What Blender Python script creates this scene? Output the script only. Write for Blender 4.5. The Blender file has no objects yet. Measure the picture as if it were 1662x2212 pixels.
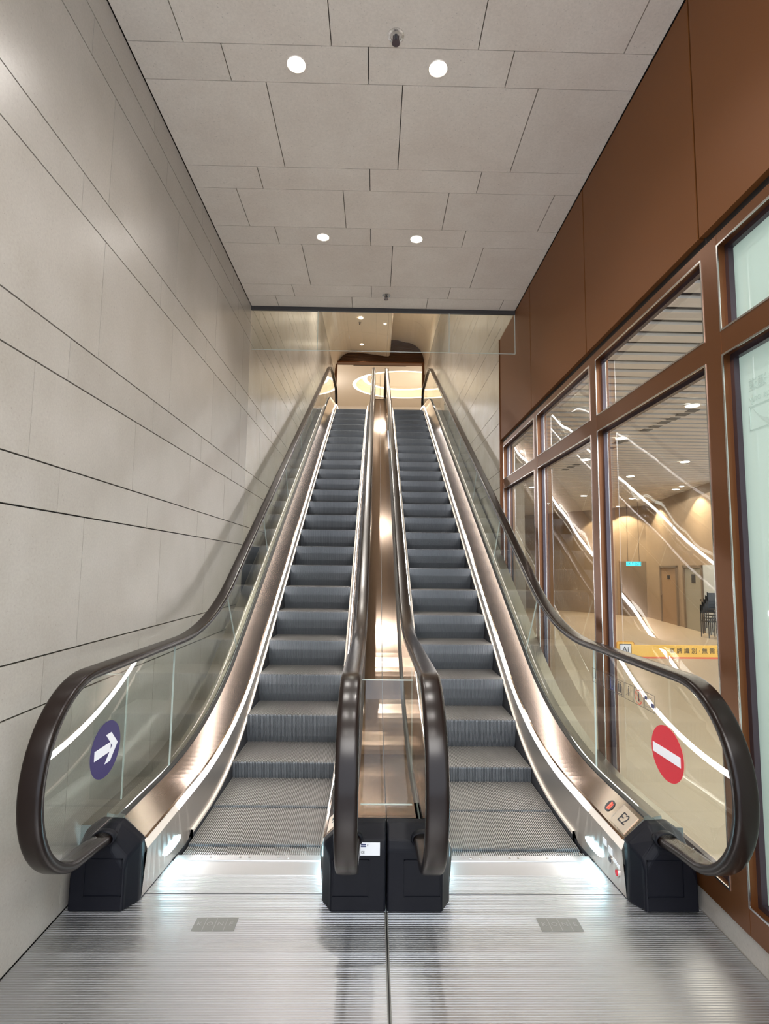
import bpy, bmesh, math, random
from mathutils import Vector, Matrix
random.seed(7)
S = bpy.context.scene
C = S.collection
PI = math.pi

# ------------------------------------------------------------------ camera
F_PX, PITCH, YAW, ROLL, CAM = 1206.5, 0.09942, 0.01609, 0.0116, Vector((-0.05914, 0.0, 1.28))
cd = bpy.data.cameras.new('camera'); cam = bpy.data.objects.new('camera', cd); C.objects.link(cam)
cd.sensor_fit = 'VERTICAL'; cd.sensor_height = 24.0; cd.lens = F_PX / 2212 * 24.0
cd.clip_start = 0.02; cd.clip_end = 200
cp, sp, cy, sy = math.cos(PITCH), math.sin(PITCH), math.cos(YAW), math.sin(YAW)
fw = Vector((sy*cp, cy*cp, sp)); rt = Vector((cy, -sy, 0)); up = rt.cross(fw)
r2 = math.cos(ROLL)*rt + math.sin(ROLL)*up; u2 = -math.sin(ROLL)*rt + math.cos(ROLL)*up
M = Matrix((r2, u2, -fw)).transposed().to_4x4(); M.translation = CAM
cam.matrix_world = M
S.camera = cam

# ------------------------------------------------------------------ world, exposure, light
S.view_settings.view_transform = 'Standard'; S.view_settings.look = 'None'
S.view_settings.gamma = 1.0; S.view_settings.use_curve_mapping = False
S.view_settings.exposure = 1.08
w = bpy.data.worlds.new('world'); S.world = w; w.use_nodes = True
w.node_tree.nodes['Background'].inputs[0].default_value = (0.80, 0.88, 1.0, 1)
w.node_tree.nodes['Background'].inputs[1].default_value = 1.45

def lamp(name, kind, loc, energy, color, rot=(0, 0, 0), **kw):
    d = bpy.data.lights.new(name, kind); d.energy = energy; d.color = color
    for k, v in kw.items(): setattr(d, k, v)
    o = bpy.data.objects.new(name, d); o.location = loc; o.rotation_euler = rot; C.objects.link(o)
    return o
WARM = (1.0, 0.86, 0.70); NEUT = (1.0, 0.95, 0.90); COOL = (0.85, 0.93, 1.0)
# added unseen area lamp, standing in for a lit hall behind the photographer
lamp('hall_light', 'AREA', (0.0, -1.6, 3.4), 80, NEUT, (math.radians(18), 0, 0), shape='RECTANGLE', size=2.2, size_y=1.6)
# lobby behind the glazing
lamp('lobby_light', 'AREA', (7.0, 15.0, 3.6), 260, (1, .86, .70), shape='RECTANGLE', size=6, size_y=12)
lamp('lobby_light.001', 'AREA', (4.2, 5.0, 3.6), 85, (1, .90, .78), shape='RECTANGLE', size=4, size_y=5)
lamp('lobby_light.002', 'AREA', (3.6, 1.0, 3.7), 90, (.93, 1.0, .97), shape='RECTANGLE', size=3, size_y=3)  # added to light the frosted bay from behind
# upper floor hall: added lamps without fittings, brightening its recess and ceiling
lamp('upper_light', 'AREA', (0.6, 17.4, 7.05), 2.5, WARM, (PI, 0, 0), shape='ELLIPSE', size=2.4, size_y=2.0)
for q, x in enumerate((-2.0, 2.0)): lamp('upper_light.%03d' % (q+1), 'POINT', (x, 16.6, 6.2), 20, (1, .92, .82), shadow_soft_size=.12)

# ------------------------------------------------------------------ materials
MATS = {}
def nm(name):
    m = bpy.data.materials.new(name); m.use_nodes = True
    return m, m.node_tree.nodes, m.node_tree.links, m.node_tree.nodes['Principled BSDF']
def plain(name, col, rough=.5, metal=0.0, spec=.5, noise=0.0, nscale=60, bump=0.0, emis=None, es=0.0, coat=0.0, alpha=None, aniso=0.0):
    m, N, L, b = nm(name)
    b.inputs['Base Color'].default_value = (*col, 1); b.inputs['Roughness'].default_value = rough
    b.inputs['Metallic'].default_value = metal; b.inputs['Specular IOR Level'].default_value = spec
    b.inputs['Coat Weight'].default_value = coat; b.inputs['Anisotropic'].default_value = aniso
    if emis: b.inputs['Emission Color'].default_value = (*emis, 1); b.inputs['Emission Strength'].default_value = es
    if noise or bump:
        tc = N.new('ShaderNodeTexCoord'); n = N.new('ShaderNodeTexNoise'); n.inputs['Scale'].default_value = nscale
        n.inputs['Detail'].default_value = 4; L.new(tc.outputs['Object'], n.inputs['Vector'])
        if noise:
            r = N.new('ShaderNodeMapRange'); r.inputs['To Min'].default_value = 1-noise; r.inputs['To Max'].default_value = 1+noise
            L.new(n.outputs['Fac'], r.inputs['Value'])
            x = N.new('ShaderNodeVectorMath'); x.operation = 'SCALE'; x.inputs[0].default_value = col
            L.new(r.outputs[0], x.inputs['Scale']); L.new(x.outputs[0], b.inputs['Base Color'])
        if bump:
            bp = N.new('ShaderNodeBump'); bp.inputs['Strength'].default_value = bump; bp.inputs['Distance'].default_value = .002
            L.new(n.outputs['Fac'], bp.inputs['Height']); L.new(bp.outputs[0], b.inputs['Normal'])
    MATS[name] = m; return m
def emit(name, col, s):
    m = bpy.data.materials.new(name); m.use_nodes = True; N = m.node_tree.nodes; N.clear()
    e = N.new('ShaderNodeEmission'); e.inputs[0].default_value = (*col, 1); e.inputs[1].default_value = s
    o = N.new('ShaderNodeOutputMaterial'); m.node_tree.links.new(e.outputs[0], o.inputs[0]); MATS[name] = m; return m
def stone(name, c1, c2, rough=.62, gloss=0.3):
    m, N, L, b = nm(name)
    tc = N.new('ShaderNodeTexCoord')
    geo = N.new('ShaderNodeNewGeometry')
    oi = N.new('ShaderNodeObjectInfo')
    n1 = N.new('ShaderNodeTexNoise'); n1.inputs['Scale'].default_value = 3.2; n1.inputs['Detail'].default_value = 5; n1.inputs['Roughness'].default_value = .6
    L.new(geo.outputs['Position'], n1.inputs['Vector'])
    n2 = N.new('ShaderNodeTexNoise'); n2.inputs['Scale'].default_value = 95; n2.inputs['Detail'].default_value = 3; n2.inputs['Roughness'].default_value = .7
    L.new(geo.outputs['Position'], n2.inputs['Vector'])
    n3 = N.new('ShaderNodeTexNoise'); n3.inputs['Scale'].default_value = 120; n3.inputs['Detail'].default_value = 2
    L.new(geo.outputs['Position'], n3.inputs['Vector'])
    mx = N.new('ShaderNodeMix'); mx.data_type = 'RGBA'; mx.inputs[6].default_value = (*c1, 1); mx.inputs[7].default_value = (*c2, 1)
    cr = N.new('ShaderNodeMapRange'); cr.inputs['From Min'].default_value = .3; cr.inputs['From Max'].default_value = .7
    L.new(n1.outputs['Fac'], cr.inputs['Value']); L.new(cr.outputs[0], mx.inputs[0])
    # pits
    rp = N.new('ShaderNodeMapRange'); rp.inputs['From Min'].default_value = .24; rp.inputs['From Max'].default_value = .33; rp.inputs['To Min'].default_value = .70
    L.new(n3.outputs['Fac'], rp.inputs['Value'])
    rg = N.new('ShaderNodeMapRange'); rg.inputs['From Min'].default_value = .3; rg.inputs['From Max'].default_value = .7; rg.inputs['To Min'].default_value = .93; rg.inputs['To Max'].default_value = 1.06
    L.new(n2.outputs['Fac'], rg.inputs['Value'])
    ro = N.new('ShaderNodeMapRange'); ro.inputs['To Min'].default_value = .965; ro.inputs['To Max'].default_value = 1.03
    L.new(oi.outputs['Random'], ro.inputs['Value'])
    a = N.new('ShaderNodeMath'); a.operation = 'MULTIPLY'; L.new(rp.outputs[0], a.inputs[0]); L.new(rg.outputs[0], a.inputs[1])
    a2 = N.new('ShaderNodeMath'); a2.operation = 'MULTIPLY'; L.new(a.outputs[0], a2.inputs[0]); L.new(ro.outputs[0], a2.inputs[1])
    v = N.new('ShaderNodeVectorMath'); v.operation = 'SCALE'; L.new(mx.outputs[2], v.inputs[0]); L.new(a2.outputs[0], v.inputs['Scale'])
    L.new(v.outputs[0], b.inputs['Base Color'])
    b.inputs['Roughness'].default_value = rough; b.inputs['Specular IOR Level'].default_value = gloss
    bp = N.new('ShaderNodeBump'); bp.inputs['Strength'].default_value = .12; bp.inputs['Distance'].default_value = .002
    L.new(n2.outputs['Fac'], bp.inputs['Height']); L.new(bp.outputs[0], b.inputs['Normal'])
    MATS[name] = m; return m
def brushed(name, col, rough, scale=(3, 3, 200), rvar=.10, aniso=.5):
    m, N, L, b = nm(name)
    b.inputs['Base Color'].default_value = (*col, 1); b.inputs['Metallic'].default_value = 1.0
    tc = N.new('ShaderNodeTexCoord'); mp = N.new('ShaderNodeMapping'); mp.inputs['Scale'].default_value = scale
    n = N.new('ShaderNodeTexNoise'); n.inputs['Scale'].default_value = 6; n.inputs['Detail'].default_value = 4
    L.new(tc.outputs['Object'], mp.inputs[0]); L.new(mp.outputs[0], n.inputs['Vector'])
    r = N.new('ShaderNodeMapRange'); r.inputs['To Min'].default_value = rough-rvar; r.inputs['To Max'].default_value = rough+rvar
    L.new(n.outputs['Fac'], r.inputs['Value']); L.new(r.outputs[0], b.inputs['Roughness'])
    b.inputs['Anisotropic'].default_value = aniso
    if aniso:
        tg = N.new('ShaderNodeCombineXYZ'); tg.inputs[0].default_value = 1.0; L.new(tg.outputs[0], b.inputs['Tangent'])
    bp = N.new('ShaderNodeBump'); bp.inputs['Strength'].default_value = .02; bp.inputs['Distance'].default_value = .001
    L.new(n.outputs['Fac'], bp.inputs['Height']); L.new(bp.outputs[0], b.inputs['Normal'])
    MATS[name] = m; return m
def glass(name, tint=(.93, .97, .95), ior=1.52, wav=0.0, boost=1.0, wscale=1.6):
    """architectural glass: straight-through transmission with Fresnel reflection on the face turned to the ray"""
    m = bpy.data.materials.new(name); m.use_nodes = True; N = m.node_tree.nodes; L = m.node_tree.links; N.clear()
    o = N.new('ShaderNodeOutputMaterial'); t = N.new('ShaderNodeBsdfTransparent'); t.inputs[0].default_value = (*tint, 1)
    g = N.new('ShaderNodeBsdfGlossy'); g.inputs['Roughness'].default_value = 0.0; g.inputs[0].default_value = (1, 1, 1, 1)
    f = N.new('ShaderNodeFresnel'); f.inputs[0].default_value = ior
    ge = N.new('ShaderNodeNewGeometry'); inv = N.new('ShaderNodeMath'); inv.operation = 'SUBTRACT'; inv.inputs[0].default_value = 1
    L.new(ge.outputs['Backfacing'], inv.inputs[1])
    mu = N.new('ShaderNodeMath'); mu.operation = 'MULTIPLY'; L.new(f.outputs[0], mu.inputs[0]); L.new(inv.outputs[0], mu.inputs[1])
    m2 = N.new('ShaderNodeMath'); m2.operation = 'MULTIPLY'; m2.use_clamp = True; L.new(mu.outputs[0], m2.inputs[0]); m2.inputs[1].default_value = boost
    mx = N.new('ShaderNodeMixShader'); L.new(m2.outputs[0], mx.inputs[0]); L.new(t.outputs[0], mx.inputs[1]); L.new(g.outputs[0], mx.inputs[2])
    if wav:
        n = N.new('ShaderNodeTexNoise'); n.inputs['Scale'].default_value = wscale; n.inputs['Detail'].default_value = 1
        L.new(ge.outputs['Position'], n.inputs['Vector'])
        bp = N.new('ShaderNodeBump'); bp.inputs['Strength'].default_value = 1; bp.inputs['Distance'].default_value = wav
        L.new(n.outputs['Fac'], bp.inputs['Height']); L.new(bp.outputs[0], g.inputs['Normal'])
    L.new(mx.outputs[0], o.inputs[0]); MATS[name] = m; return m

stone('wall_stone', (.345, .312, .272), (.395, .362, .326), rough=.33, gloss=.4)
stone('ceil_stone', (.58, .515, .455), (.64, .585, .525), rough=.6, gloss=.3)
stone('upper_stone', (.43, .385, .325), (.50, .452, .395), rough=.25, gloss=.5)  # same stone as the lower wall, warm shaft light put into its colour
plain('joint', (.035, .032, .03), .9)
plain('grey_joint', (.25, .23, .21), .9)
plain('bronze_panel', (.165, .060, .016), .50, metal=.25, spec=.3, noise=.10, nscale=500, bump=.15)
plain('bronze_frame', (.15, .056, .018), .30, metal=.55, spec=.5)
plain('groove_black', (.01, .009, .008), .6)
plain('black_beam', (.03, .028, .03), .4)
plain('bead_silver', (.62, .60, .58), .22, metal=1)
plain('bead_dark', (.06, .045, .055), .2, metal=.5)
brushed('deck_metal', (.41, .32, .26), .15, scale=(60, 2, 2), aniso=.9, rvar=.03)
brushed('skirt_metal', (.62, .58, .54), .34, scale=(2, 2, 60), aniso=.4)
brushed('outer_deck_metal', (.40, .375, .32), .35, scale=(60, 2, 2))
brushed('plate_metal', (.62, .625, .635), .36, scale=(2, 60, 60), aniso=0)
plain('floor_groove', (.13, .13, .135), .5, metal=.7)
plain('step_metal', (.105, .115, .128), .34, metal=.2, noise=.12, nscale=25)
plain('tread_metal', (.21, .20, .19), .42, metal=.3, noise=.12, nscale=14)
plain('rubber', (.009, .005, .004), .24, spec=.27)
plain('seal', (.02, .02, .02), .4)
plain('brush_black', (.012, .013, .018), .75)
plain('cladding', (.16, .14, .12), .5, metal=.3)
plain('cream_strip', (.70, .63, .56), .4, metal=.3)
plain('newel_plastic', (.004, .0045, .008), .42, spec=.16, noise=.1, nscale=900, bump=.25)
plain('plastic_grey', (.05, .05, .055), .4)
glass('balustrade_glass', (.955, .975, .96), boost=1.1)
plain('glass_edge', (.50, .56, .53), .2, spec=.6)
glass('window_glass', (.93, .94, .93), wav=.0035, boost=1.3, wscale=1.3)
glass('window_glass_b', (.95, .96, .95), wav=.009, boost=.3, wscale=1.9)
glass('clear_glass', (.95, .97, .96), boost=1.2)
plain('sign_blue', (.028, .018, .11), .45, spec=.2); plain('white_vinyl', (.80, .80, .86), .4)
plain('sign_red', (.60, .012, .03), .45, spec=.2); plain('ink', (.03, .03, .035), .5)
plain('ink_blue', (.02, .03, .12), .5); plain('ink_red', (.60, .06, .03), .5)
plain('label_white', (.78, .80, .84), .5); plain('label_metal', (.80, .68, .56), .28, metal=.9)
plain('badge_grey', (.17, .17, .16), .5, metal=.1, spec=.3); plain('badge_light', (.27, .27, .26), .5, metal=.1, spec=.3)
emit('led_white', (1.0, .97, .95), 10.0)
emit('comb_glow', (.50, .86, 1.0), 22.0)
emit('down_glow', (1.0, .97, .90), 30.0)
emit('warm_glow', (1.0, .86, .66), 18.0)
emit('lobby_glow', (1.0, .95, .86), 16.0)
emit('exit_glow', (.08, .75, .85), 1.3)
emit('red_glow', (1.0, .05, .03), 3.0)
emit('cove_glow', (1.0, .88, .66), 1.7)
plain('cove_paint', (.86, .78, .64), .8)
plain('upper_paint', (.90, .84, .76), .8)
plain('vault_stone', (.80, .70, .57), .35, noise=.05, nscale=5)
plain('bronze_slat', (.10, .048, .022), .45, metal=.3)
plain('lobby_stone', (.36, .27, .19), .7, noise=.08, nscale=8)
plain('lobby_floor', (.48, .385, .285), .30, noise=.07, nscale=4)
plain('slat_white', (.62, .58, .54), .5); plain('void_black', (.10, .095, .09), .9)
plain('door_brown', (.33, .215, .13), .5); plain('door_dark', (.20, .15, .11), .5); plain('door_grey', (.33, .31, .26), .5)
plain('room_white', (.55, .60, .64), .7)
plain('barrier_yellow', (.90, .52, .10), .5); plain('barrier_red', (.75, .16, .08), .5)
m, N, L, b = nm('frosted')
N.clear(); o = N.new('ShaderNodeOutputMaterial'); d = N.new('ShaderNodeBsdfDiffuse'); d.inputs[0].default_value = (.62, .74, .68, 1)
t = N.new('ShaderNodeBsdfTranslucent'); t.inputs[0].default_value = (.80, .90, .85, 1)
mx = N.new('ShaderNodeMixShader'); mx.inputs[0].default_value = .6; L.new(d.outputs[0], mx.inputs[1]); L.new(t.outputs[0], mx.inputs[2])
g = N.new('ShaderNodeBsdfGlossy'); g.inputs['Roughness'].default_value = .02; fr = N.new('ShaderNodeFresnel'); fr.inputs[0].default_value = 1.5
m2 = N.new('ShaderNodeMixShader'); L.new(fr.outputs[0], m2.inputs[0]); L.new(mx.outputs[0], m2.inputs[1]); L.new(g.outputs[0], m2.inputs[2])
L.new(m2.outputs[0], o.inputs[0]); MATS['frosted'] = m
plain('frost_ink', (.42, .53, .48), .6)

# ------------------------------------------------------------------ helpers
def link(name, me, mat=None, parent=None):
    o = bpy.data.objects.new(name, me); C.objects.link(o)
    if mat is not None:
        for k in ([mat] if isinstance(mat, str) else mat): me.materials.append(MATS[k])
    if parent is not None: o.parent = parent
    return o
def mesh(name, V, F, mat, parent=None, smooth=False, mi=None):
    me = bpy.data.meshes.new(name); me.from_pydata([tuple(v) for v in V], [], F)
    if mi:
        for p, k in zip(me.polygons, mi): p.material_index = k
    if smooth: me.polygons.foreach_set('use_smooth', [True]*len(me.polygons))
    me.update(); return link(name, me, mat, parent)
class B:
    def __init__(s): s.V = []; s.F = []; s.MI = []
    def box(s, x0, x1, y0, y1, z0, z1, mi=0):
        n = len(s.V); s.V += [(x, y, z) for z in (z0, z1) for y in (y0, y1) for x in (x0, x1)]
        s.F += [tuple(n+i for i in f) for f in ((0, 2, 3, 1), (4, 5, 7, 6), (0, 1, 5, 4), (2, 6, 7, 3), (0, 4, 6, 2), (1, 3, 7, 5))]
        s.MI += [mi]*6; return s
    def quad(s, a, b, c, d, mi=0):
        n = len(s.V); s.V += [a, b, c, d]; s.F.append((n, n+1, n+2, n+3)); s.MI.append(mi); return s
    def ribbon(s, A, Bp, mi=0, flip=False):
        n = len(s.V); s.V += list(A)+list(Bp); k = len(A)
        for i in range(k-1):
            f = (n+i, n+i+1, n+k+i+1, n+k+i)
            s.F.append(f[::-1] if flip else f); s.MI.append(mi)
        return s
    def loft(s, rings, close=True, caps=True, mi=0):
        n = len(s.V); k = len(rings[0])
        for r in rings: s.V += list(r)
        for j in range(len(rings)-1):
            for i in range(k if close else k-1):
                i2 = (i+1) % k
                s.F.append((n+j*k+i, n+j*k+i2, n+(j+1)*k+i2, n+(j+1)*k+i)); s.MI.append(mi)
        if caps and close:
            s.F.append(tuple(n+i for i in range(k))[::-1]); s.F.append(tuple(n+(len(rings)-1)*k+i for i in range(k))); s.MI += [mi, mi]
        return s
    def cyl(s, c, r, h, ax=2, n=24, r2=None, mi=0):
        r2 = r if r2 is None else r2; rings = []
        for rr, t in ((r, 0), (r2, h)):
            ring = []
            for i in range(n):
                a = 2*PI*i/n; p = [0, 0, 0]; p[ax] = c[ax]+t; p[(ax+1) % 3] = c[(ax+1) % 3]+rr*math.cos(a); p[(ax+2) % 3] = c[(ax+2) % 3]+rr*math.sin(a)
                ring.append(tuple(p))
            rings.append(ring)
        return s.loft(rings, mi=mi)
    def mk(s, name, mat, parent=None, smooth=False):
        return mesh(name, s.V, s.F, mat, parent, smooth, s.MI if any(s.MI) else None)
def fixn(o):
    bm = bmesh.new(); bm.from_mesh(o.data); bmesh.ops.recalc_face_normals(bm, faces=bm.faces); bm.to_mesh(o.data); bm.free(); return o
def bevel(o, wd, seg=2, ang=30):
    bm = bmesh.new(); bm.from_mesh(o.data)
    bmesh.ops.recalc_face_normals(bm, faces=bm.faces)
    ed = [e for e in bm.edges if len(e.link_faces) == 2 and e.calc_face_angle(0) > math.radians(ang)]
    bmesh.ops.bevel(bm, geom=ed, offset=wd, segments=seg, affect='EDGES', profile=.5)
    bm.to_mesh(o.data); bm.free(); o.data.polygons.foreach_set('use_smooth', [False]*len(o.data.polygons)); return o
def thing(name, label, cat, loc=(0, 0, 0), group=None):
    o = bpy.data.objects.new(name, None); C.objects.link(o); o.location = loc; o.empty_display_size = .1
    return tag(o, label, cat, group)
def tag(o, label, cat, group=None):
    o['label'] = label; o['category'] = cat
    if group: o['group'] = group
    return o
def struct(o, label=None, cat=None):
    o['kind'] = 'structure'
    if label: o['label'] = label
    if cat: o['category'] = cat
    return o
def sempty(name, label=None, cat=None):
    o = bpy.data.objects.new(name, None); C.objects.link(o); return struct(o, label, cat)
def text(name, body, size, mat, parent, loc, xdir, ydir, ext=.0006, mirror=False, align='LEFT', sx=1.0):
    cu = bpy.data.curves.new(name, 'FONT'); cu.body = body; cu.size = size; cu.extrude = ext; cu.align_x = align; cu.align_y = 'CENTER'; cu.resolution_u = 3
    cu.materials.append(MATS[mat]); o = bpy.data.objects.new(name, cu); C.objects.link(o)
    x = Vector(xdir).normalized(); y = Vector(ydir).normalized(); z = x.cross(y)
    mt = Matrix((x*sx*(-1 if mirror else 1), y, z)).transposed().to_4x4(); mt.translation = Vector(loc)
    o.matrix_world = mt
    bpy.context.view_layer.update()
    me = bpy.data.meshes.new_from_object(o.evaluated_get(bpy.context.evaluated_depsgraph_get()))
    bpy.data.objects.remove(o); bpy.data.curves.remove(cu)
    if not me.materials: me.materials.append(MATS[mat])
    o = bpy.data.objects.new(name, me); C.objects.link(o); o.matrix_world = mt
    if parent is not None: o.parent = parent; o.matrix_parent_inverse = Matrix.Translation(-parent.location)
    return o

# ------------------------------------------------------------------ escalator line
K = math.tan(math.radians(30)); Z2 = 4.66
def zn(y): return .491+(y-4.236)*K
def yz(z): return 4.236+(z-.491)/K
def path(zb, dz, zt, Rb, Rt, y0, y1, n=28):
    yi, yj = yz(zb-dz), yz(zt-dz); Tb, Tt = Rb*math.tan(math.radians(15)), Rt*math.tan(math.radians(15))
    P = [(y0, zb)]
    for i in range(n+1):
        a = math.radians(30)*i/n; P.append((yi-Tb+Rb*math.sin(a), zb+Rb*(1-math.cos(a))))
    m = 8; a0 = P[-1]; b0 = (yj+Tt-Rt*.5, zt-Rt*(1-math.cos(math.radians(30))))
    for i in range(1, m): P.append((a0[0]+(b0[0]-a0[0])*i/m, a0[1]+(b0[1]-a0[1])*i/m))
    for i in range(n+1):
        a = math.radians(30)*(1-i/n); P.append((yj+Tt-Rt*math.sin(a), zt-Rt*(1-math.cos(a))))
    P.append((y1, zt)); return P
def at(P, y):
    for (a, b), (c, d) in zip(P, P[1:]):
        if a <= y <= c: return b+(d-b)*(y-a)/max(1e-9, c-a)
    return P[0][1] if y < P[0][0] else P[-1][1]
YE = 13.2
P_SEAL = path(.295, .25, Z2+.295, 2.8, 2.8, 2.324, YE)
P_LED = path(.215, .04, Z2+.215, 2.8, 2.8, 2.324, YE)
P_RAIL = path(.90, .87, Z2+.90, 2.0, 2.0, 2.02, YE-.2)        # centre line of the handrail
P_STEP = path(0, 0, Z2, 1.5, 1.5, 1.5, 13.5, 24)
P_SKB = path(.03, -.045, Z2+.03, 2.0, 2.0, 2.78, 12.6)         # brush line

# ================================================================== SETTING
# ---- floor slab under the plates
struct(B().box(-1.25, 1.25, -1.2, 3.6, -.30, -.16).mk('floor', 'grey_joint'), 'grey concrete slab below the escalator landing')
# ---- stone walls
def tilewall(name, x0, x1, face, rows, ylo, yhi, parent, vis=None, mat='wall_stone', th=.03, gh=.0055, gv=.003):
    """rows: (z0, z1, first joint, pitch)"""
    cache = {}
    for z0, z1, j0, pit in rows:
        ys = [ylo]; k = math.floor((ylo-j0)/pit)+1
        while j0+k*pit < yhi-.02:
            if j0+k*pit > ylo+.02: ys.append(j0+k*pit)
            k += 1
        ys.append(yhi)
        for a, c in zip(ys, ys[1:]):
            if vis and not vis(a, c, z0, z1): continue
            wv = (round(c-a, 3), round(z1-z0, 3))
            if wv not in cache:
                bb = B(); h, l = (z1-z0)/2-gh/2, (c-a)/2-gv/2; s = -1 if face < 0 else 1
                bb.box(-th/2, th/2, -l, l, -h, h); o = bb.mk('stone_tile', mat); cache[wv] = o.data; first = o
            else:
                first = bpy.data.objects.new('stone_tile', cache[wv]); C.objects.link(first)
            first.location = (x0, (a+c)/2, (z0+z1)/2+0); first.parent = parent
M_ = .787
rowsL = [(0, .795, 2.20, M_), (.795, .965, 1.992, M_), (.965, 1.463, 2.20, M_), (1.463, 1.625, 2.01, M_), (1.625, 1.952, 1.823, M_),
         (1.952, 2.115, 2.02, M_), (2.115, 2.620, 2.225, M_), (2.620, 2.782, 2.033, M_), (2.782, 3.277, 2.232, M_), (3.277, 3.445, 2.05-.02, M_), (3.445, 3.605, 1.843, M_)]
wl = sempty('wall_left', 'pale limestone wall to the left of the escalators, laid in wide and narrow courses', 'wall')
B().box(-1.30, -1.225, -1.2, 14.5, -.3, 7.6).mk('wall_backing', 'joint', wl)
def vis_all(a, c, z0, z1): return z1 > zn(a)-.1
tilewall('wl', -1.215, 0, -1, rowsL, -.35, 4.829, wl, vis=lambda a, c, z0, z1: z1 > zn(c)-.3)
rowsU = [(1.952, 2.115, 2.02, M_), (2.115, 2.620, 2.225, M_), (2.620, 2.782, 2.033, M_), (2.782, 3.277, 2.232, M_), (3.277, 3.445, 2.03, M_), (3.445, 3.605, 1.843, M_),
         (3.605, 3.77, 2.03, M_), (3.77, 3.943, 1.85, M_), (3.943, 4.445, 2.23, M_), (4.445, 4.61, 2.03, M_), (4.61, 4.965, 2.2, M_), (4.965, 5.12, 2.03, M_), (5.12, 5.62, 2.23, M_), (5.62, 5.78, 2.03, M_),
         (5.78, 6.10, 1.85, M_), (6.10, 6.42, 2.2, M_)]
rowsL2 = [(a, b_, c_, M_) for a, b_, c_, _ in [(1.463, 1.625, 2.01, 0), (1.625, 1.952, 1.823, 0)]]+rowsU
def visU(a, c, z0, z1): return z1 > zn(a)+.1 and z0 < 1.28+.50*c
wlu = sempty('wall_left.001', 'glossy cream stone wall of the escalator shaft on the left, beyond the ceiling edge', 'wall')
tilewall('wlu', -1.215, 0, -1, rowsL2, 4.829, 14.5, wlu, vis=visU, mat='upper_stone')
wru = sempty('wall_right', 'glossy cream stone wall of the escalator shaft on the right, beyond the bronze panels', 'wall')
B().box(1.225, 1.30, 5.47, 14.5, .2, 7.6).mk('wall_backing', 'joint', wru)
rowsR = [(1.45, 1.61, 2.03, M_), (1.61, 2.105, 2.23, M_), (2.105, 2.27, 2.03, M_), (2.27, 2.77, 2.2, M_), (2.77, 2.935, 2.03, M_), (2.935, 3.435, 2.23, M_), (3.435, 3.735, 1.85, M_), (3.735, 3.91, 2.03, M_),
         (3.91, 4.42, 2.23, M_), (4.42, 4.58, 2.03, M_), (4.58, 5.08, 2.23, M_), (5.08, 5.24, 2.03, M_), (5.24, 5.62, 1.85, M_), (5.62, 5.78, 2.03, M_), (5.78, 6.10, 2.2, M_), (6.10, 6.42, 2.0, M_)]
tilewall('wru', 1.215, 0, 1, rowsR, 5.475, 14.5, wru, vis=visU, mat='upper_stone')
# upper part of the shaft side over the bronze panelling (above the soffit)
B().box(1.20, 1.30, 4.90, 5.475, 3.60, 6.42).mk('stone_tile', 'upper_stone', wru)

# ---- ceiling tiles
ce = sempty('ceiling', 'flat ceiling of pale stone tiles over the escalator entrance', 'ceiling')
B().box(-1.25, 1.30, -1.2, 4.83, 3.64, 3.9).mk('ceiling_backing', 'joint', ce)
ZC = 3.605
crow = []
edges = [2.29, 2.485, 3.062, 3.255, 3.640, 3.845, 4.430, 4.625, 4.825]
offs = [.541, .045, .541, .373, .541, .04, .541, .371]
for i in range(8): crow.append((edges[i], edges[i+1], offs[i]))
crow = [(.94, 1.52, .045), (1.52, 1.715, .541), (1.715, 2.29, .376)]+crow
crow = [(-.23, .35, .376), (.35, .545, .541), (.545, .94, .373)]+crow
cache = {}
for y0, y1, off in crow:
    xs = [-1.197]; k = -6
    while off+k*.6605 < 1.17:
        if off+k*.6605 > -1.17: xs.append(off+k*.6605)
        k += 1
    xs.append(1.178)
    for a, c in zip(xs, xs[1:]):
        key = (round(c-a, 3), round(y1-y0, 3))
        if key not in cache:
            l, h = (c-a)/2-.0022, (y1-y0)/2-.0018
            o = B().box(-l, l, -h, h, -.015, .015).mk('stone_tile', 'ceil_stone'); cache[key] = o.data
        else:
            o = bpy.data.objects.new('stone_tile', cache[key]); C.objects.link(o)
        o.location = ((a+c)/2, (y0+y1)/2, ZC+.015); o.parent = ce
# soffit edge
struct(B().box(-1.2, 1.19, 4.827, 4.850, 3.572, 3.95).mk('trim_1', 'black_beam'), 'thin black edge where the stone ceiling ends above the escalators', 'trim')
struct(B().box(-1.25, 1.30, 4.90, 4.96, 3.645, 7.6).mk('wall_front', 'ceil_stone'), 'header wall above the end of the stone ceiling', 'wall')

# ---- bronze panels (right wall, top)
wb = sempty('wall_right.001', 'dark bronze panelled band above the glazed screen on the right', 'wall')
B().box(1.205, 1.27, -1.2, 5.47, 2.50, 3.9).mk('wall_backing', 'groove_black', wb)
ps = [-.30, .87, 2.03, 3.182, 4.355, 5.468]
for a, c in zip(ps, ps[1:]):
    B().box(1.18, 1.205, a+.006, c-.006, 2.562, 3.598).mk('metal_panel', 'bronze_panel', wb)
struct(B().box(1.172, 1.205, 5.462, 5.475, .0, 3.6).mk('trim_2', 'bronze_frame'), 'slim bronze corner strip closing the glazed screen', 'trim')
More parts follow.
